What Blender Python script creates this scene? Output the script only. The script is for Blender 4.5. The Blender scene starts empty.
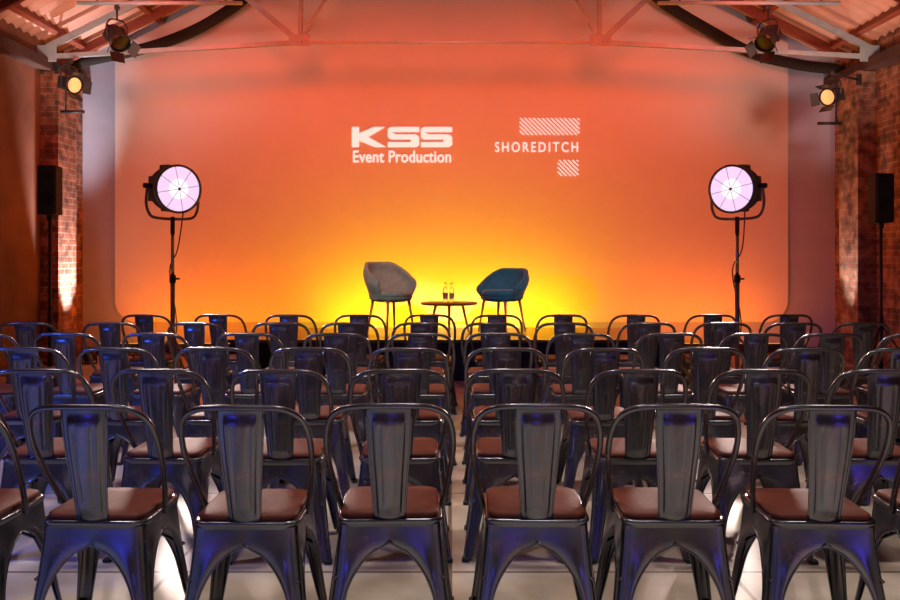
import bpy, bmesh, math, random
from mathutils import Vector, Matrix
random.seed(4)
S=bpy.context.scene
S.view_settings.view_transform='Standard'
COL=S.collection
F=840.0; H=1.35; YH=257.0
def P(px,py,d):
    return Vector(((px-450)*d/F, d, H+(YH-py)*d/F))

# ---------------- materials ----------------
def mat(name,col,rough=.5,metal=0,emit=None,es=0,var=None,vscale=5,bump=0,bscale=40,sheen=0,spec=None,trans=0,stretch=None):
    m=bpy.data.materials.new(name); m.use_nodes=True
    nt=m.node_tree; b=nt.nodes['Principled BSDF']
    b.inputs['Base Color'].default_value=(*col,1)
    b.inputs['Roughness'].default_value=rough
    b.inputs['Metallic'].default_value=metal
    if sheen: b.inputs['Sheen Weight'].default_value=sheen
    if trans: b.inputs['Transmission Weight'].default_value=trans
    if spec is not None: b.inputs['Specular IOR Level'].default_value=spec
    if emit:
        b.inputs['Emission Color'].default_value=(*emit,1); b.inputs['Emission Strength'].default_value=es
    tc=nt.nodes.new('ShaderNodeTexCoord')
    src=tc.outputs['Object']
    if stretch:
        mp=nt.nodes.new('ShaderNodeMapping'); mp.inputs['Scale'].default_value=stretch
        nt.links.new(src,mp.inputs[0]); src=mp.outputs[0]
    if var:
        n=nt.nodes.new('ShaderNodeTexNoise'); n.inputs['Scale'].default_value=vscale; n.inputs['Detail'].default_value=5
        r=nt.nodes.new('ShaderNodeValToRGB'); r.color_ramp.elements[0].position=.32; r.color_ramp.elements[1].position=.68
        r.color_ramp.elements[0].color=(*col,1); r.color_ramp.elements[1].color=(*var,1)
        nt.links.new(src,n.inputs['Vector']); nt.links.new(n.outputs['Fac'],r.inputs[0]); nt.links.new(r.outputs[0],b.inputs['Base Color'])
    if bump:
        n2=nt.nodes.new('ShaderNodeTexNoise'); n2.inputs['Scale'].default_value=bscale; n2.inputs['Detail'].default_value=4
        bp=nt.nodes.new('ShaderNodeBump'); bp.inputs['Strength'].default_value=bump; bp.inputs['Distance'].default_value=.02
        nt.links.new(src,n2.inputs['Vector']); nt.links.new(n2.outputs['Fac'],bp.inputs['Height']); nt.links.new(bp.outputs[0],b.inputs['Normal'])
    return m

def brick_mat(name,c1,c2,mortar,scale=1.0):
    m=bpy.data.materials.new(name); m.use_nodes=True
    nt=m.node_tree; b=nt.nodes['Principled BSDF']; b.inputs['Roughness'].default_value=.85
    tc=nt.nodes.new('ShaderNodeTexCoord'); sp=nt.nodes.new('ShaderNodeSeparateXYZ'); ad=nt.nodes.new('ShaderNodeMath'); cb=nt.nodes.new('ShaderNodeCombineXYZ')
    nt.links.new(tc.outputs['Object'],sp.inputs[0]); nt.links.new(sp.outputs[0],ad.inputs[0]); nt.links.new(sp.outputs[1],ad.inputs[1])
    nt.links.new(ad.outputs[0],cb.inputs[0]); nt.links.new(sp.outputs[2],cb.inputs[1])
    br=nt.nodes.new('ShaderNodeTexBrick'); br.inputs['Scale'].default_value=1
    br.inputs['Brick Width'].default_value=.22; br.inputs['Row Height'].default_value=.075; br.inputs['Mortar Size'].default_value=.008
    br.inputs['Color1'].default_value=(*c1,1); br.inputs['Color2'].default_value=(*c2,1); br.inputs['Mortar'].default_value=(*mortar,1)
    nt.links.new(cb.outputs[0],br.inputs['Vector'])
    n=nt.nodes.new('ShaderNodeTexNoise'); n.inputs['Scale'].default_value=7; n.inputs['Detail'].default_value=6
    nt.links.new(tc.outputs['Object'],n.inputs['Vector'])
    r=nt.nodes.new('ShaderNodeValToRGB'); r.color_ramp.elements[0].position=.35; r.color_ramp.elements[1].position=.65
    r.color_ramp.elements[0].color=(.35,.35,.35,1); r.color_ramp.elements[1].color=(1.3,1.25,1.2,1)
    nt.links.new(n.outputs['Fac'],r.inputs[0])
    mx=nt.nodes.new('ShaderNodeMix'); mx.data_type='RGBA'; mx.blend_type='MULTIPLY'; mx.inputs[0].default_value=1
    nt.links.new(br.outputs['Color'],mx.inputs[6]); nt.links.new(r.outputs[0],mx.inputs[7]); nt.links.new(mx.outputs[2],b.inputs['Base Color'])
    bp=nt.nodes.new('ShaderNodeBump'); bp.inputs['Strength'].default_value=.8; bp.inputs['Distance'].default_value=.01; bp.invert=True
    nt.links.new(br.outputs['Fac'],bp.inputs['Height']); nt.links.new(bp.outputs[0],b.inputs['Normal'])
    return m

def floor_mat():
    m=bpy.data.materials.new('polished_concrete'); m.use_nodes=True
    nt=m.node_tree; b=nt.nodes['Principled BSDF']; b.inputs['Roughness'].default_value=.22
    tc=nt.nodes.new('ShaderNodeTexCoord')
    br=nt.nodes.new('ShaderNodeTexBrick'); br.offset=0; br.inputs['Scale'].default_value=1
    br.inputs['Brick Width'].default_value=1.2; br.inputs['Row Height'].default_value=1.2; br.inputs['Mortar Size'].default_value=.010
    br.inputs['Color1'].default_value=(.72,.63,.53,1); br.inputs['Color2'].default_value=(.64,.55,.46,1); br.inputs['Mortar'].default_value=(.20,.15,.11,1)
    nt.links.new(tc.outputs['Object'],br.inputs['Vector'])
    n=nt.nodes.new('ShaderNodeTexNoise'); n.inputs['Scale'].default_value=2.2; n.inputs['Detail'].default_value=8
    nt.links.new(tc.outputs['Object'],n.inputs['Vector'])
    r=nt.nodes.new('ShaderNodeValToRGB'); r.color_ramp.elements[0].position=.35; r.color_ramp.elements[1].position=.7
    r.color_ramp.elements[0].color=(.6,.55,.5,1); r.color_ramp.elements[1].color=(1.15,1.15,1.15,1)
    nt.links.new(n.outputs['Fac'],r.inputs[0])
    mx=nt.nodes.new('ShaderNodeMix'); mx.data_type='RGBA'; mx.blend_type='MULTIPLY'; mx.inputs[0].default_value=1
    nt.links.new(br.outputs['Color'],mx.inputs[6]); nt.links.new(r.outputs[0],mx.inputs[7]); nt.links.new(mx.outputs[2],b.inputs['Base Color'])
    r2=nt.nodes.new('ShaderNodeMapRange'); r2.inputs[3].default_value=.24; r2.inputs[4].default_value=.48
    nt.links.new(n.outputs['Fac'],r2.inputs[0]); nt.links.new(r2.outputs[0],b.inputs['Roughness'])
    return m

def steel_mat():
    m=bpy.data.materials.new('gunmetal_oil_finish'); m.use_nodes=True
    nt=m.node_tree; b=nt.nodes['Principled BSDF']; b.inputs['Metallic'].default_value=.92; b.inputs['Roughness'].default_value=.2
    tc=nt.nodes.new('ShaderNodeTexCoord')
    n=nt.nodes.new('ShaderNodeTexNoise'); n.inputs['Scale'].default_value=6; n.inputs['Detail'].default_value=3; n.inputs['Distortion'].default_value=1.2
    nt.links.new(tc.outputs['Object'],n.inputs['Vector'])
    r=nt.nodes.new('ShaderNodeValToRGB'); e=r.color_ramp.elements
    e[0].position=.3; e[0].color=(.17,.17,.165,1); e[1].position=.75; e[1].color=(.23,.21,.19,1)
    x=e.new(.5); x.color=(.16,.17,.20,1); x=e.new(.62); x.color=(.20,.17,.20,1)
    nt.links.new(n.outputs['Fac'],r.inputs[0]); nt.links.new(r.outputs[0],b.inputs['Base Color'])
    r2=nt.nodes.new('ShaderNodeMapRange'); r2.inputs[3].default_value=.16; r2.inputs[4].default_value=.34
    nt.links.new(n.outputs['Fac'],r2.inputs[0]); nt.links.new(r2.outputs[0],b.inputs['Roughness'])
    return m

M=dict(
 steel=steel_mat(),
 rubber=mat('rubber',(.02,.02,.02),.8,var=(.03,.03,.03)),
 pad=mat('brown_leather_pad',(.13,.030,.018),.55,var=(.18,.046,.028),vscale=14,bump=.15,bscale=120,spec=.2),
 grey_velvet=mat('grey_velvet',(.28,.31,.26),.9,sheen=.3,var=(.38,.40,.34),vscale=12,bump=.2,bscale=30),
 blue_velvet=mat('teal_velvet',(.012,.11,.18),.9,sheen=.3,var=(.018,.16,.25),vscale=12,bump=.2,bscale=30),
 wood=mat('oak_wood',(.50,.22,.08),.4,var=(.34,.13,.05),vscale=6,stretch=(1,12,1)),
 stagetop=mat('stage_ply',(.10,.045,.03),.3,var=(.14,.06,.035),vscale=4,stretch=(1,8,1)),
 black=mat('black_metal',(.018,.018,.02),.45,var=(.03,.03,.032)),
 blackcloth=mat('black_cloth',(.01,.009,.01),.9,var=(.018,.016,.016),vscale=30),
 speaker=mat('speaker_plastic',(.012,.012,.013),.7,var=(.02,.02,.02),bump=.3,bscale=300),
 grey=mat('grey_hammered_paint',(.18,.17,.17),.4,metal=.5,var=(.30,.28,.27),vscale=9),
 chrome=mat('brushed_chrome',(.5,.5,.5),.25,metal=1,var=(.6,.6,.6)),
 truss=mat('grey_painted_steel',(.40,.56,.62),.4,var=(.33,.46,.52),vscale=8),
 plaster=mat('aged_plaster',(.30,.13,.08),.8,var=(.18,.08,.05),vscale=1.8,bump=.4,bscale=6),
 mauve=mat('pale_painted_wall',(.44,.52,.66),.85,var=(.49,.56,.70),vscale=2,bump=.1,bscale=20),
 brick=brick_mat('old_brick',(.40,.16,.09),(.22,.08,.045),(.34,.26,.21)),
 brickp=brick_mat('pale_brick',(.36,.24,.16),(.24,.11,.07),(.28,.23,.19)),
 screen=mat('projection_screen_fabric',(.82,.82,.82),.95,spec=.1,var=(.80,.80,.80),vscale=3),
 logo=mat('projected_white',(.9,.9,.9),.9,emit=(1,.90,.87),es=.7,var=(.88,.88,.88)),
 lens=mat('glowing_fresnel_lens',(.9,.8,.85),.2,emit=(.95,.66,.93),es=1.0,var=(.85,.8,.8)),
 bulb=mat('hot_bulb',(1,1,1),.2,emit=(1,.90,.95),es=1.2),
 amber=mat('amber_lens',(.8,.5,.2),.2,emit=(1,.55,.2),es=.8),
 uplens=mat('uplight_lens',(.8,.6,.6),.2,emit=(1,.7,.7),es=3),
 battenlens=mat('batten_lens',(.8,.6,.3),.3,emit=(1,.45,.02),es=2),
 roof=mat('corrugated_sheet',(.64,.38,.29),.6,var=(.52,.29,.22),vscale=3),
 timber=mat('red_timber',(.30,.08,.04),.6,var=(.2,.05,.03),vscale=5,stretch=(6,1,6)),
 plate=mat('dark_wall_plate',(.05,.025,.02),.7,var=(.08,.04,.03)),
 floor=floor_mat(),
 glass=mat('bottle_glass',(.75,.8,.78),.05,trans=1),
 label=mat('bottle_label',(.8,.75,.6),.6,var=(.7,.65,.5)),
 cap=mat('bottle_cap',(.5,.4,.1),.3,metal=1),
)

# ---------------- mesh builder ----------------
class MB:
    def __init__(s): s.v=[];s.f=[];s.m=[];s.sm=[];s.mats=[];s.X=Matrix.Identity(4)
    def mi(s,k):
        if k not in s.mats: s.mats.append(k)
        return s.mats.index(k)
    def add(s,vs,fs,k,smooth=True):
        o=len(s.v); s.v+= [tuple(s.X@Vector(v)) for v in vs]
        i=s.mi(k)
        for f in fs: s.f.append([a+o for a in f]); s.m.append(i); s.sm.append(smooth)
    def box(s,c,size,k,bev=0,R=None,taper=None):
        bm=bmesh.new(); bmesh.ops.create_cube(bm,size=1)
        for v in bm.verts:
            v.co=Vector((v.co.x*size[0],v.co.y*size[1],v.co.z*size[2]))
            if taper and v.co.z<0: v.co.x*=taper; v.co.y*=taper
        if bev: bmesh.ops.bevel(bm,geom=bm.edges[:],offset=bev,segments=2,affect='EDGES',profile=.5)
        T=Matrix.Translation(c)@(R.to_4x4() if R else Matrix.Identity(4))
        bm.verts.index_update()
        s.add([T@v.co for v in bm.verts],[[v.index for v in f.verts] for f in bm.faces],k,False); bm.free()
    def tube(s,pts,r,k,n=8,closed=False,cap=True):
        pts=[Vector(p) for p in pts]; N=len(pts)
        rs=r if isinstance(r,(list,tuple)) else [r]*N
        vs=[];fs=[];ref=None
        for i,p in enumerate(pts):
            if closed: t=pts[(i+1)%N]-pts[i-1]
            else: t=pts[min(i+1,N-1)]-pts[max(i-1,0)]
            t.normalize()
            if ref is None:
                ref=Vector((0,0,1)) if abs(t.z)<.9 else Vector((1,0,0))
            a=(ref-t*ref.dot(t)).normalized(); ref=a; b=t.cross(a)
            for j in range(n):
                an=2*math.pi*j/n; vs.append(p+(a*math.cos(an)+b*math.sin(an))*rs[i])
        for i in range(N if closed else N-1):
            for j in range(n):
                q=(i+1)%N; fs.append([i*n+j,i*n+(j+1)%n,q*n+(j+1)%n,q*n+j])
        if cap and not closed: fs.append(list(range(n))[::-1]); fs.append([(N-1)*n+j for j in range(n)])
        s.add(vs,fs,k,True)
    def lathe(s,prof,k,n=24,T=None,smooth=True):
        T=T or Matrix.Identity(4); vs=[];fs=[]
        for (r,z) in prof:
            for j in range(n):
                a=2*math.pi*j/n; vs.append(T@Vector((r*math.cos(a),r*math.sin(a),z)))
        for i in range(len(prof)-1):
            for j in range(n): fs.append([i*n+j,i*n+(j+1)%n,(i+1)*n+(j+1)%n,(i+1)*n+j])
        s.add(vs,fs,k,smooth)
    def grid(s,fn,nu,nv,k,flip=False):
        vs=[fn(i/nu,j/nv) for j in range(nv+1) for i in range(nu+1)]
        fs=[]
        for j in range(nv):
            for i in range(nu):
                a=j*(nu+1)+i; q=[a,a+1,a+nu+2,a+nu+1]; fs.append(q[::-1] if flip else q)
        s.add(vs,fs,k,True)
    def mesh(s,name):
        me=bpy.data.meshes.new(name); me.from_pydata(s.v,[],s.f)
        for k in s.mats: me.materials.append(M[k])
        me.polygons.foreach_set('material_index',s.m); me.polygons.foreach_set('use_smooth',s.sm); me.update(); return me
    def obj(s,name,loc=(0,0,0),rz=0,parent=None):
        return place(s.mesh(name),name,loc,rz,parent)
def place(me,name,loc=(0,0,0),rz=0,parent=None):
    o=bpy.data.objects.new(name,me); COL.objects.link(o); o.location=loc; o.rotation_euler=(0,0,rz)
    if parent: o.parent=parent
    return o
def catmull(pts,n=5):
    pts=[Vector(p) for p in pts]; out=[]
    for i in range(len(pts)-1):
        p0=pts[max(i-1,0)];p1=pts[i];p2=pts[i+1];p3=pts[min(i+2,len(pts)-1)]
        for j in range(n):
            t=j/n; out.append(.5*((2*p1)+(p2-p0)*t+(2*p0-5*p1+4*p2-p3)*t*t+(3*p1-p0-3*p2+p3)*t**3))
    out.append(pts[-1]); return out
def sstep(a,b,x):
    t=max(0,min(1,(x-a)/(b-a))); return t*t*(3-2*t)
def rsq(h,r,z,n=5):
    out=[]
    for (sx,sy,a0) in ((1,1,0),(-1,1,90),(-1,-1,180),(1,-1,270)):
        for j in range(n+1):
            a=math.radians(a0+90*j/n); out.append(Vector((sx*(h-r)+r*math.cos(a),sy*(h-r)+r*math.sin(a),z)))
    return out
def aim_mat(loc,d):   # local +Z -> d
    return Matrix.Translation(loc)@Vector(d).to_track_quat('Z','Y').to_matrix().to_4x4()

# ---------------- cafe chair ----------------
def cafe_chair():
    b=MB()
    def rings(rl,k):
        n=len(rl[0]); vs=[p for r in rl for p in r]; fs=[]
        for i in range(len(rl)-1):
            for j in range(n): fs.append([i*n+j,i*n+(j+1)%n,(i+1)*n+(j+1)%n,(i+1)*n+j])
        fs.append([(len(rl)-1)*n+j for j in range(n)]); b.add(vs,fs,k)
    rings([rsq(.172,.045,.405),rsq(.178,.05,.43),rsq(.184,.05,.441),rsq(.182,.05,.449),rsq(.172,.045,.451)],'steel')
    rings([rsq(.166,.045,.450),rsq(.170,.045,.458),rsq(.169,.045,.466),rsq(.160,.045,.471),rsq(.10,.04,.473)],'pad')
    T=.43
    for sx in(1,-1):
        for sy in(1,-1):
            def fn(u,v,sx=sx,sy=sy):
                t=v; z=.006+t*(T-.006)
                h=.176+.052*(1-t)**1.25
                wmin=.036+.030*t
                if t<.40: w=wmin
                elif t<.84: w=h-(h-wmin)*math.sqrt(max(0,1-((t-.40)/.44)**2))
                else: w=h
                r=.034
                if u<=.35:
                    x=h-w+(w-r)*(u/.35) if w>r else h-r; y=h
                elif u<.65:
                    a=math.pi/2*(1-(u-.35)/.3); x=h-r+r*math.cos(a); y=h-r+r*math.sin(a)
                else:
                    x=h; q=(u-.65)/.35; y=h-r-(w-r)*q
                if u<.35: y+=.006*math.sin(math.pi*u/.35)*math.sin(math.pi*t)
                if u>.65: x+=.006*math.sin(math.pi*(u-.65)/.35)*math.sin(math.pi*t)
                return Vector((sx*x,sy*y,z))
            b.grid(fn,24,26,'steel',flip=(sx*sy>0))
            b.tube([fn(0,v/24) for v in range(0,22)],.004,'steel',6)
            b.tube([fn(1,v/24) for v in range(0,22)],.004,'steel',6)
            b.box((sx*.219,sy*.219,.009),(.034,.034,.018),'rubber',.004)
    half=[(0,-.245,.850),(.09,-.242,.849),(.150,-.230,.840),(.192,-.208,.812),(.213,-.178,.765),(.220,-.142,.70),(.216,-.10,.63),(.204,-.05,.55),(.190,-.005,.475),(.180,.02,.425)]
    hp=catmull(half,4)
    path=[Vector((-p.x,p.y,p.z)) for p in hp[::-1]]+hp[1:]
    b.tube(path,.0105,'steel',10)
    def splat(u,v,off=0):
        x=(u*2-1); w=.054+.023*sstep(0,1,v)
        zz=.44+.405*v; y=-.176-.07*v-.006*math.sin(math.pi*v)+.012*x*x
        e=sstep(.78,.66,abs(x)+.001)*sstep(.07,.11,v)*sstep(.93,.88,v)
        e2=sstep(.10,.04,abs(abs(x)-.42))*sstep(.15,.2,v)*sstep(.86,.8,v)
        return Vector((x*w,y-.008*e+.004*e2+off,zz))
    b.grid(lambda u,v:splat(u,v),36,30,'steel')
    b.grid(lambda u,v:splat(u,v,.004),4,8,'steel',flip=True)
    for q in(0,1): b.tube([splat(q,v/10) for v in range(11)],.0035,'steel',6)
    for q in((1,1),(1,-1)):
        b.tube([(-.19*q[0],-.19*q[1],.25),(-.10*q[0],-.10*q[1],.33),(0,0,.345),(.10*q[0],.10*q[1],.33),(.19*q[0],.19*q[1],.25)],.006,'steel',6)
    return b.mesh('cafe_chair')
CH=cafe_chair()
D0=2.8; PITCH=.875
rows=[
 [-66,85,241,386,541,682,835,985],
 [30,155,277,397,518,641,767,890],
 [18,113,210,306,408,507,606,711,808,905],
 [-20,62,153,247,335,420,500,583,672,757,832,915],
 [22,107,195,278,347,420,492,566,648,726,796,866],
 [145,217,290,360,430,497,562,636,714,791],
]
for r,cs in enumerate(rows):
    d=D0+PITCH*r
    for px in cs:
        x=(px-450)*d/F
        place(CH,'cafe_chair',(x,d+.245+random.uniform(-.02,.02),0),random.uniform(-.05,.05))

# ---------------- tub chairs ----------------
def tub_chair(k,hh=.82):
    b=MB()
    A=math.radians(112)
    def prof(a):
        q=abs(a)/A
        return hh-.20*sstep(.30,1.05,q)
    def pt(u,v,outer):
        a=(u*2-1)*A; zt=prof(a); zb=.40
        z=zb+(zt-zb)*v
        r=.225+.065*sstep(0,.8,v)+(.028 if outer else -.018)-.02*sstep(.75,1,v)
        lean=.05*v
        return Vector((r*math.sin(a)*1.0,-(r*math.cos(a))-lean*max(0,math.cos(a)),z))
    def closed(u,w):
        if w<.4: return pt(u,w/.4,True)
        if w>.6: return pt(u,(1-w)/.4,False)
        t=(w-.4)/.2; p=pt(u,1,True); q=pt(u,1,False)
        c=(p+q)/2; return c+(p-c)*math.cos(math.pi*t)+Vector((0,0,.02*math.sin(math.pi*t)))
    b.grid(closed,40,30,k)
    for u in(0,1):
        vs=[closed(u,w/30) for w in range(31)]; b.add(vs,[list(range(31))],k)
        b.tube([ (pt(u,v/6,True)+pt(u,v/6,False))/2 for v in range(7)],.024,k,10)
    b.lathe([(0,.36),(.16,.365),(.235,.385),(.255,.41),(.255,.43)],k,32)
    b.lathe([(.225,.42),(.245,.44),(.248,.47),(.23,.495),(.17,.505),(0,.508)],k,32)
    for sx in(1,-1):
        for sy in(1,-1):
            b.tube([(sx*.15,sy*.15,.39),(sx*.20,sy*.20,0.0)],[.018,.010],'wood',10)
    return b
ZS=.455
tub_chair('grey_velvet',.82).obj('velvet_tub_chair',(-.70,9.95,ZS),math.radians(-140))
tub_chair('blue_velvet',.74).obj('velvet_tub_chair',(.62,10.05,ZS),math.radians(142))
b=MB()
b.lathe([(0,.335),(.32,.335),(.335,.342),(.335,.355),(.325,.362),(0,.362)],'wood',40)
for i in range(3):
    a=math.radians(30+120*i); b.tube([(.18*math.cos(a),.18*math.sin(a),.335),(.27*math.cos(a),.27*math.sin(a),0)],[.017,.011],'wood',10)
b.obj('round_coffee_table',(-.01,9.9,ZS))
for x in(-.055,.02):
    b=MB()
    b.lathe([(0,0),(.028,0),(.030,.01),(.030,.13),(.022,.165),(.012,.19),(.011,.225)],'glass',20)
    b.lathe([(.0305,.04),(.0305,.11)],'label',20)
    b.lathe([(0,.236),(.013,.236),(.014,.222),(.011,.222)],'cap',16)
    b.obj('glass_bottle',(x,9.86,ZS+.3625))
# stage
b=MB()
b.box((0,9.9,.435),(4.9,1.6,.03),'stagetop',.004)
b.box((0,9.9,.21),(4.8,1.5,.42),'blackcloth')
b.box((0,9.11,.44),(4.9,.02,.02),'black',.003)
b.obj('stage_platform')
# ---------------- film lamps ----------------
def film_lamp(name,x,y,dirx,z=2.03):
    b=MB(); d=Vector((dirx,-.80,-.06)).normalized()
    T=aim_mat((0,0,z),d)
    b.lathe([(0,-.44),(.10,-.44),(.13,-.42),(.15,-.36),(.155,-.30),(.19,-.24),(.215,-.20),(.215,-.05),(.235,-.04),(.245,0),(.245,.02),(.222,.022)],'grey',36,T)
    for q in range(5): b.lathe([(.216,-.19+.03*q),(.224,-.185+.03*q),(.216,-.18+.03*q)],'grey',36,T)
    b.lathe([(.224,.005),(.18,.012),(.13,.018),(.10,.02)],'lens',36,T)
    b.lathe([(.102,.02),(.04,.026),(0,.027)],'bulb',20,T)
    for q in range(8):
        a=math.pi/4*q+.2
        b.tube([T@Vector((.0,.0,.035)),T@Vector((.235*math.cos(a),.235*math.sin(a),.025))],.0025,'grey',6)
    X0=b.X.copy(); b.X=T
    b.lathe([(0,.042),(.014,.04),(.014,.03)],'grey',12)
    b.box((0,.19,-.14),(.20,.10,.18),'grey',.01); b.box((0,-.19,-.14),(.16,.08,.16),'grey',.01)
    b.box((0,0,-.36),(.24,.26,.16),'grey',.01)
    b.X=X0
    side=Vector((-d.y,d.x,0)).normalized(); c=Vector((0,0,z))-d*.12
    yk=[c+side*.26+Vector((0,0,.02)),c+side*.275+Vector((0,0,-.12)),c+side*.26+Vector((0,0,-.22)),c+side*.2+Vector((0,0,-.29)),c+Vector((0,0,-.305))]
    yk=catmull(yk,4); o=[Vector((2*c.x-p.x,2*c.y-p.y,p.z)) for p in yk[::-1]]
    b.tube(yk+o[1:],.014,'grey',8)
    for s_ in(1,-1):
        b.tube([c+side*s_*.20+Vector((0,0,.02)),c+side*s_*.30+Vector((0,0,.02))],.025,'black',12)
    b.tube([c+Vector((0,0,-.28)),(c.x,c.y,z-.45)],.022,'black',12)
    b.tube([(c.x,c.y,z-.42),(c.x,c.y,1.1)],.017,'chrome',12)
    b.tube([(c.x,c.y,1.15),(c.x,c.y,.12)],.023,'grey',12)
    b.tube([(c.x,c.y,1.17),(c.x,c.y,1.09)],.032,'black',12)
    b.tube([(c.x+.03,c.y,1.13),(c.x+.07,c.y,1.13)],.01,'black',8)
    for q in range(3):
        a=math.radians(90+120*q); e=Vector((c.x+.5*math.cos(a),c.y+.5*math.sin(a),.015))
        b.tube([(c.x,c.y,.55),((c.x+e.x)/2,(c.y+e.y)/2,.27),e],.012,'grey',8)
        b.tube([(c.x,c.y,.15),((c.x+e.x)/2,(c.y+e.y)/2,.27)],.009,'grey',8)
    b.tube(catmull([c+Vector((0,.05,-.2))+side*.1,(c.x+.05,c.y,z-.6),(c.x-.04,c.y+.03,1.2),(c.x+.04,c.y,.7),(c.x,c.y+.03,.3),(c.x+.1,c.y+.1,.012)],5),.007,'black',6)
    return b.obj(name,(x,y,0))
xl=(178-450)*8.4/F; xr=(732-450)*8.4/F
film_lamp('studio_film_lamp',xl,8.4,.75); film_lamp('studio_film_lamp',xr,8.4,-.75)

# ---------------- speakers ----------------
def speaker(x,y,ztop,rz):
    b=MB()
    b.box((0,0,ztop-.27),(.20,.22,.54),'speaker',.015)
    b.box((0,-.111,ztop-.27),(.17,.012,.50),'black',.005)
    b.lathe([(.0,.005),(.05,.0),(.07,.008),(.075,0)],'speaker',24,Matrix.Translation((0,-.117,ztop-.36))@Matrix.Rotation(math.pi/2,4,'X'))
    b.box((0,-.119,ztop-.12),(.12,.006,.07),'speaker',.004)
    b.tube([(0,0,ztop-.6),(0,0,ztop-.54)],.03,'black',12)
    b.tube([(0,0,.3),(0,0,ztop-.54)],.018,'black',12)
    b.tube([(0,0,.7),(0,0,.1)],.024,'black',12)
    for q in range(3):
        a=math.radians(90+120*q)
        b.tube([(0,0,.6),(.2*math.cos(a),.2*math.sin(a),.3),(.38*math.cos(a),.38*math.sin(a),.015)],.011,'black',8)
        b.tube([(0,0,.14),(.2*math.cos(a),.2*math.sin(a),.3)],.008,'black',8)
    b.obj('pa_speaker',(x,y,0),rz)
speaker((50-450)*9.3/F,9.3,H+(YH-166)*9.3/F,.1)
speaker((881-450)*9.3/F,9.3,H+(YH-174)*9.3/F,-.1)

# ---------------- theatre spots ----------------
def theatre_spot(loc,d,top,lens='black',sc=1.0):
    b=MB(); d=Vector(d).normalized(); T=aim_mat((0,0,0),d)@Matrix.Scale(sc,4)
    b.lathe([(0,-.17),(.07,-.17),(.095,-.13),(.10,.06),(.115,.07),(.118,.12),(.10,.122)],'black',24,T)
    b.lathe([(.10,.10),(.05,.11),(0,.113)],lens,24,T)
    X0=b.X.copy(); b.X=T
    for q in range(4):
        a=math.pi/2*q; R=Matrix.Rotation(a,3,'Z')@Matrix.Rotation(math.radians(28),3,'Y')
        b.box(Matrix.Rotation(a,3,'Z')@Vector((.145,0,.17)),(.006,.17,.12),'black',.002,R)
    for q in range(4): b.box((0,0,-.12+.035*q),(.21,.16,.008),'black')
    b.X=X0
    side=d.cross(Vector((0,0,1))).normalized()
    yk=catmull([side*.115*sc,side*.13*sc+Vector((0,0,.12)),side*.08*sc+Vector((0,0,.2)),Vector((0,0,.21))],4)
    b.tube(yk+[Vector((-p.x,-p.y,p.z)) for p in yk[::-1]][1:],.009,'black',8)
    b.tube([(0,0,.2),(0,0,top-.03)],.012,'black',8)
    b.box((0,0,top),(.05,.05,.05),'black',.008)
    return b.obj('theatre_spotlight',loc)
dl=9.7; zb=H+(YH-3)*dl/F
for px,sx in((117,1),(768,-1)):
    x=(px-450)*dl/F; zc=H+(YH-38)*dl/F
    theatre_spot((x,dl,zc),(.55*sx,-.45,-.75),zb-zc-.055)
for (x0,x1) in((-4.3,-2.4),(2.4,4.5)):
    b=MB(); b.tube([(x0,dl,zb),(x1,dl,zb)],.024,'truss',12)
    for q in(.12,.9):
        xx=x0+(x1-x0)*q; rz=4.05+.5*(5.17-abs(xx-.1))
        b.tube([(xx,dl,zb),(xx,dl,rz-.16)],.01,'black',8)
    b.obj('lighting_bar')
dw=10.05
for px,py,sx,xw in((70,84,1,-4.87),(832,96,-1,5.07)):
    p=P(px,py,dw)
    o=theatre_spot(p,(sx*.8,-.55,-.25),.27,'amber',.9)
    b=MB(); b.tube([(0,0,.27),(-sx*abs(xw-p.x),.37,.27)],.014,'black',8); b.box((-sx*abs(xw-p.x),.37,.27),(.05,.06,.14),'black',.006)
    b.tube([(-sx*.25,.3,-.28),(sx*.04,.3,-.28)],.02,'black',8); b.tube([(-sx*.2,.33,-.28),(-sx*.2,.33,.27)],.01,'black',8)
    c=b.obj('mounting_arm',(0,0,0),0,o)

# ---------------- room ----------------
XL,XR,YB,YF=-5.07,5.27,11.5,-3.0
EAVE=4.05; XC=.1; RID=EAVE+.5*5.17
def slab(name,vs,fs,k,parent=None):
    b=MB(); b.add(vs,fs,k,False); return b.obj(name)
b=MB(); b.box((XC,4.25,-.05),(10.9,15.1,.1),'floor'); b.obj('floor')
b=MB(); b.box((XL-.1,4.25,EAVE/2),(.2,15.1,EAVE),'plaster'); b.obj('wall_left')
b=MB(); b.box((XR+.1,4.25,EAVE/2),(.2,15.1,EAVE),'brick'); b.obj('wall_right')
def gable(name,y0,y1,k):
    pts=[(XL-.2,0),(XR+.2,0),(XR+.2,EAVE-.1),(XC,RID),(XL-.2,EAVE-.1)]
    vs=[(x,y0,z) for x,z in pts]+[(x,y1,z) for x,z in pts]
    fs=[[0,1,2,3,4],[9,8,7,6,5]]+[[i,i+5,(i+1)%5+5,(i+1)%5] for i in range(5)]
    slab(name,vs,fs,k)
gable('wall_back',YB,YB+.2,'mauve'); gable('wall_front',YF-.3,YF-.1,'plaster')
for i,(x0,x1,k) in enumerate(((XL,-4.85,'brick'),(5.05,XR,'brickp'))):
    b=MB(); b.box(((x0+x1)/2,10.65,1.83),(abs(x1-x0),.5,3.66),k); b.obj('trim_pilaster_%d'%(i+1))
b=MB(); b.box((XL+.02,11.2,1.83),(.04,.6,3.66),'brick'); b.obj('trim_brick_left')
for i,x in enumerate((XL+.08,XR-.08)):
    b=MB(); b.box((x,4.25,3.72),(.16,14.5,.14),'plate',.01); b.obj('trim_wallplate_%d'%(i+1))
b=MB()
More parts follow.
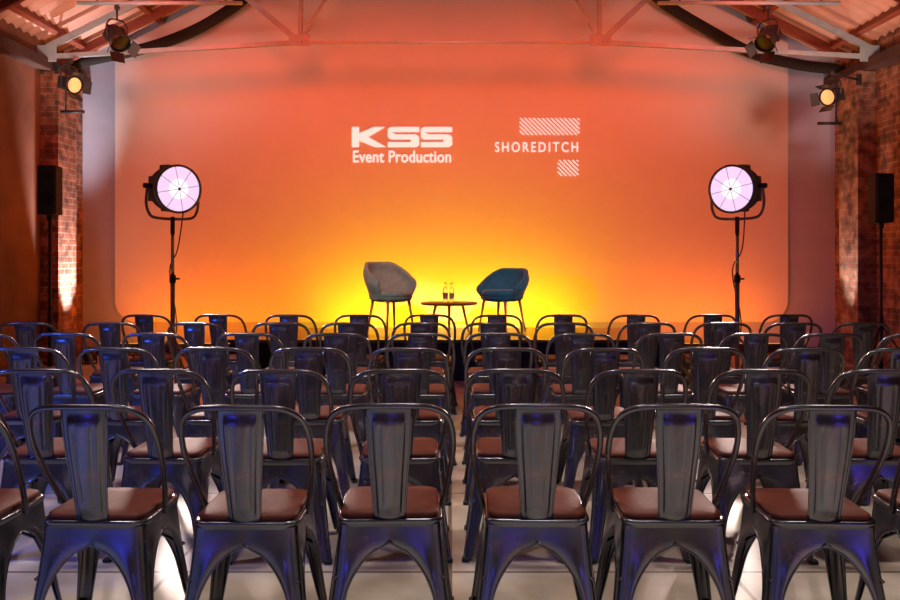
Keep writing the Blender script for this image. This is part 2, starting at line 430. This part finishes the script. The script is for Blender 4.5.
for sgn in(-1,1):
    xe=XL-.2 if sgn<0 else XR+.2
    def fn(u,v,xe=xe):
        y=YF-.3+(15.0)*v; x=XC+(xe-XC)*u; z=RID-(RID-EAVE+.1)*u
        return Vector((x,y,z+.03*math.cos(2*math.pi*y/.18)))
    b.grid(fn,2,800,'roof')
b.obj('ceiling')
b=MB()
for sgn in(-1,1):
    for q in(.05,.22,.39,.56,.73,.9):
        x=XC+sgn*5.17*(1-q); z=EAVE+.5*5.17*q-.07
        b.box((x,4.2,z),(.07,14.4,.09),'timber',.005,Matrix.Rotation(-sgn*math.atan(.5)*-1,3,'Y'))
    for y in(1.0,3,5,7,9,11.0,):
        c=(XC+sgn*2.585,y,EAVE+.5*2.585-.13)
        b.box(c,(5.7,.06,.12),'timber',.005,Matrix.Rotation(sgn*math.atan(.5),3,'Y'))
b.obj('roof_timbers')
def bar(b,p,q,w,k='truss'):
    p=Vector(p);q=Vector(q);d=q-p; R=d.to_track_quat('X','Z').to_matrix()
    b.box((p+q)/2,(d.length,w[0],w[1]),k,.004,R)
for yt,nm in((10.3,1),(5.6,2),(.9,3)):
    b=MB()
    JL=(-1.84,yt,3.98); JR=(1.84,yt,3.98)
    EL=(XL+.02,yt,3.80); ER=(XR-.02,yt,3.80)
    bar(b,EL,JL,(.05,.055)); bar(b,ER,JR,(.05,.055)); bar(b,JL,JR,(.04,.035))
    for s_,J,E in((-1,JL,EL),(1,JR,ER)):
        def roofz(x): return EAVE+.5*(5.17-abs(x-XC))-.20
        bar(b,(E[0],yt,3.86),(XC,yt,roofz(XC)),(.06,.07))
        bar(b,J,(s_*2.95,yt,roofz(s_*2.95)),(.05,.065))
        bar(b,J,(s_*1.80,yt,roofz(s_*1.80)),(.045,.05))
        bar(b,J,(s_*.6,yt,roofz(s_*.6)),(.04,.04))
        b.box((J[0],yt-.03,J[2]+.02),(.26,.012,.14),'truss',.004)
        for q in(-.09,-.03,.03,.09): b.lathe([(0,.012),(.012,.010),(.014,0)],'truss',8,Matrix.Translation((J[0]+q,yt-.036,J[2]))@Matrix.Rotation(math.pi/2,4,'X'))
        b.box((E[0]-s_*.12,yt-.03,3.84),(.24,.012,.2),'truss',.004)
    b.obj('roof_truss')
for nm,pl in(('l',[(40,70),(70,64),(105,57),(150,47),(195,30),(235,6),(290,-34)]),('r',[(610,-34),(665,4),(705,28),(750,52),(795,64),(833,69),(865,73)])):
    b=MB(); b.tube(catmull([P(x,y,11.25) for x,y in pl],5),[.05]*5+[.075]*21+[.06]*5,'blackcloth',10); b.obj('black_curtain_swag')

# ---------------- screen ----------------
ys=11.44
x0=(115-450)*ys/F; x1=(788-450)*ys/F; z0=H+(YH-322)*ys/F; r=.30
pts=[]
for (cx,cz,a0) in((x0+r,z0+r,180),(x1-r,z0+r,270)):
    for j in range(13):
        a=math.radians(a0+90*j/12); pts.append((cx+r*math.cos(a),cz+r*math.sin(a)))
def rz_(x): return EAVE+.5*(5.17-abs(x-XC))-.12
pts+=[(x1,rz_(x1)),(XC,rz_(XC)),(x0,rz_(x0))]
n=len(pts)
vs=[(x,ys,z) for x,z in pts]+[(x,ys+.03,z) for x,z in pts]
fs=[list(range(n)),list(range(n,2*n))[::-1]]+[[i,i+n,(i+1)%n+n,(i+1)%n] for i in range(n)]
scr=slab('projection_screen',vs,fs,'screen')
yl=ys-.006
def flat(name,polys):
    b=MB()
    for p in polys:
        b.add([(P(x,y,yl)) for x,y in p],[list(range(len(p)))],'logo',False)
    o=b.obj(name); o.parent=scr; return o
def text(name,txt,xa,xb,ya,yb,off=0.0,sp=1.0):
    c=bpy.data.curves.new(name,'FONT'); c.body=txt; c.offset=off; c.space_character=sp; c.resolution_u=4
    t=bpy.data.objects.new(name+'_tmp',c); COL.objects.link(t)
    bpy.context.view_layer.update()
    me=bpy.data.meshes.new_from_object(t.evaluated_get(bpy.context.evaluated_depsgraph_get()))
    bpy.data.objects.remove(t)
    X=[v.co.x for v in me.vertices]; Y=[v.co.y for v in me.vertices]
    ax,bx,ay,by=min(X),max(X),min(Y),max(Y)
    for v in me.vertices:
        px=xa+(v.co.x-ax)/(bx-ax)*(xb-xa); py=yb-(v.co.y-ay)/(by-ay)*(yb-ya)
        v.co=P(px,py,yl)
    me.materials.clear(); me.materials.append(M['logo'])
    o=bpy.data.objects.new(name,me); COL.objects.link(o); o.parent=scr
text('caption_event_production','Event Production',353,451,150.5,162.5,.012,1.02)
text('caption_shoreditch','SHOREDITCH',495,578,142,152,.004,1.35)
K=[[(352,127),(359,127),(359,147),(352,147)],[(359,133.5),(374,127),(385,127),(368,137),(386,147),(375,147),(359,140.5)]]
def Sx(x):
    w=31
    return [[(x+3,127),(x+w,127),(x+w,132),(x+3,132)],[(x,129),(x+3,127),(x+3,132),(x+8,134.5),(x+8,139.3),(x+3,139.3),(x,137)],
            [(x+8,134.5),(x+w-3,134.5),(x+w,137),(x+w-8,139.3),(x+8,139.3)],[(x+w-8,139.3),(x+w,137),(x+w,145),(x+w-3,147),(x+w-8,142.2)],[(x,142.2),(x+w-8,142.2),(x+w-3,147),(x,147)]]
flat('logo_letters',K+Sx(388)+Sx(421))
def hatch(xa,xb,ya,yb,st=4.4,w=1.1):
    out=[];h=yb-ya;x=xa-h
    while x<xb:
        a=max(0,(xa-x)/h); c=min(1,(xb-w-x)/h)
        if c>a: out.append([(x+a*h,ya+a*h),(x+a*h+w*1.2,ya+a*h),(x+c*h+w*1.2,ya+c*h),(x+c*h,ya+c*h)])
        x+=st
    return out
flat('logo_hatching',hatch(519,580,118,135)+hatch(557,579,160,176))

b=MB(); b.box((XC,YB-.015,.06),(10.2,.03,.12),'plate'); b.obj('baseboard_back')
def uplight(x,y,d):
    b=MB(); T=aim_mat((0,0,.12),d)
    b.lathe([(0,-.09),(.06,-.09),(.075,-.06),(.08,.06),(.07,.062)],'black',20,T); b.lathe([(.07,.05),(0,.055)],'uplens',20,T)
    for q in(1,-1): b.tube([(q*.09,0,.12),(q*.09,0,.01)],.008,'black',6)
    b.tube([(-.09,0,.01),(.09,0,.01)],.01,'black',6)
    return b.obj('floor_uplight',(x,y,0))
uplight(-4.55,10.6,(-.1,.05,1)); uplight(4.75,10.55,(.1,.05,1))
def batten(x,L):
    b=MB(); R=Matrix.Rotation(math.radians(-20),3,'X')
    b.box((0,0,.16),(L,.12,.12),'black',.01,R); b.box(R@Vector((0,0,.062))+Vector((0,0,.16)),(L-.04,.09,.006),'battenlens',0,R)
    for q in(-.45,.45): b.box((q*L,0,.05),(.03,.16,.1),'black')
    b.obj('led_batten_light',(x,10.86,0))
for x in(-3.45,-1.15,1.15,3.45): batten(x,2.2)

# ---------------- lights ----------------
def spot(name,loc,tgt,e,col,ang=90,blend=.6,rad=.1):
    l=bpy.data.lights.new(name,'SPOT'); l.energy=e; l.color=col; l.spot_size=math.radians(ang); l.spot_blend=blend; l.shadow_soft_size=rad
    o=bpy.data.objects.new(name,l); COL.objects.link(o); o.location=loc
    o.rotation_euler=(Vector(tgt)-Vector(loc)).to_track_quat('-Z','Y').to_euler(); return o
def area(name,loc,tgt,e,col,sx,sy):
    l=bpy.data.lights.new(name,'AREA'); l.shape='RECTANGLE'; l.size=sx; l.size_y=sy; l.energy=e; l.color=col
    o=bpy.data.objects.new(name,l); COL.objects.link(o); o.location=loc
    o.rotation_euler=(Vector(tgt)-Vector(loc)).to_track_quat('-Z','Y').to_euler(); return o
for x in(-3.3,-1.7,0,1.7,3.3):
    spot('wash_light_coral',(x,8.4,4.25),(x,11.4,2.7),145,(1,.075,.02),100,.8,.25)
area('batten_amber_beam',(0,10.86,.26),(0,11.25,.95),72,(1,.46,0),3.2,.08)
area('batten_orange_beam',(-3.3,10.86,.26),(-3.3,11.25,1.2),22,(1,.15,.0),2.0,.08)
area('batten_orange_beam',(3.3,10.86,.26),(3.3,11.25,1.2),22,(1,.15,.0),2.0,.08)
spot('pilaster_uplight',(-4.55,10.6,.25),(-4.86,10.68,1.7),800,(1,.86,.88),44,.7,.05)
spot('pilaster_uplight',(4.75,10.55,.25),(5.06,10.65,1.9),170,(1,.80,.76),40,.7,.05)
for x,s_ in((xl,1),(xr,-1)):
    spot('film_lamp_beam',(x+s_*.06,8.33,2.02),(x+s_*2.9,3.2,0),420,(1,.78,.70),75,.8,.22)
for x in(-2.6,0,2.6):
    spot('overhead_fill',(x,3.9,4.6),(x,4.1,0),190,(1,.90,.80),95,.8,.15)  # unseen overhead fill, added to lift the floor and seats
for x,c,e in((-3.0,(.06,.20,1),1500),(-1.2,(.7,.8,1),300),(.6,(1,.96,.92),400),(2.6,(1,.94,.9),400)):
    spot('floor_bounce_fill',(x,1.2,4.6),(x,1.5,0),e,c,42,.7,.2)  # added fill: lights floor below frame, blue at left, for chair backs to reflect
area('rear_soft_fill',(0,-2.2,3.0),(0,3,.3),9,(1,.97,.95),5,1.0)  # added soft fill behind the camera for the chair metal, not a real fixture
spot('tub_chair_fill',(-1.6,5.6,3.6),(-.68,9.95,1.05),300,(.85,1,1),14,.5,.1)  # pair of added fill spots, brightening the tub chairs from the front
spot('tub_chair_fill',(1.6,5.6,3.6),(.64,9.95,1.0),330,(.92,.97,1),14,.5,.1)
for x in(-3.4,0,3.4):
    spot('truss_fill',(x,8.5,4.5),(x,10.3,4.15),10,(.80,.92,1),95,.9,.15)  # added cool fill so the truss reads less red under the coral wash
spot('blue_wash',(-4.6,2.2,1.9),(-2.2,4.2,.5),260,(.03,.14,1),60,.7,.15)
spot('blue_wash',(-4.8,4.4,2.2),(-2.6,5.6,.6),200,(.03,.14,1),60,.7,.15)
spot('blue_wash',(-2.4,-.6,.4),(-.9,3.2,.1),16,(.05,.07,1),60,.7,.12)
spot('blue_wash',(3.0,-.4,.4),(1.6,3.2,.1),14,(.12,.08,1),60,.7,.12)
spot('blue_wash',(0.2,-1.5,.4),(0.1,3.2,.1),10,(.10,.09,1),50,.7,.12)
spot('roof_wash',(-4.3,8.9,3.2),(-4.2,11.0,4.6),60,(1,.55,.42),110,.8,.1)
spot('roof_wash',(4.5,8.9,3.2),(4.4,11.0,4.6),60,(1,.55,.42),110,.8,.1)
w=bpy.data.worlds.new('world'); S.world=w; w.use_nodes=True
w.node_tree.nodes['Background'].inputs[0].default_value=(.03,.02,.02,1); w.node_tree.nodes['Background'].inputs[1].default_value=1
cam=bpy.data.cameras.new('camera'); co=bpy.data.objects.new('camera',cam); COL.objects.link(co)
co.location=(0,0,H); co.rotation_euler=(math.pi/2,0,0); cam.sensor_width=36; cam.lens=36*F/900; cam.shift_y=-(300-YH)/900; cam.clip_start=.05
S.camera=co
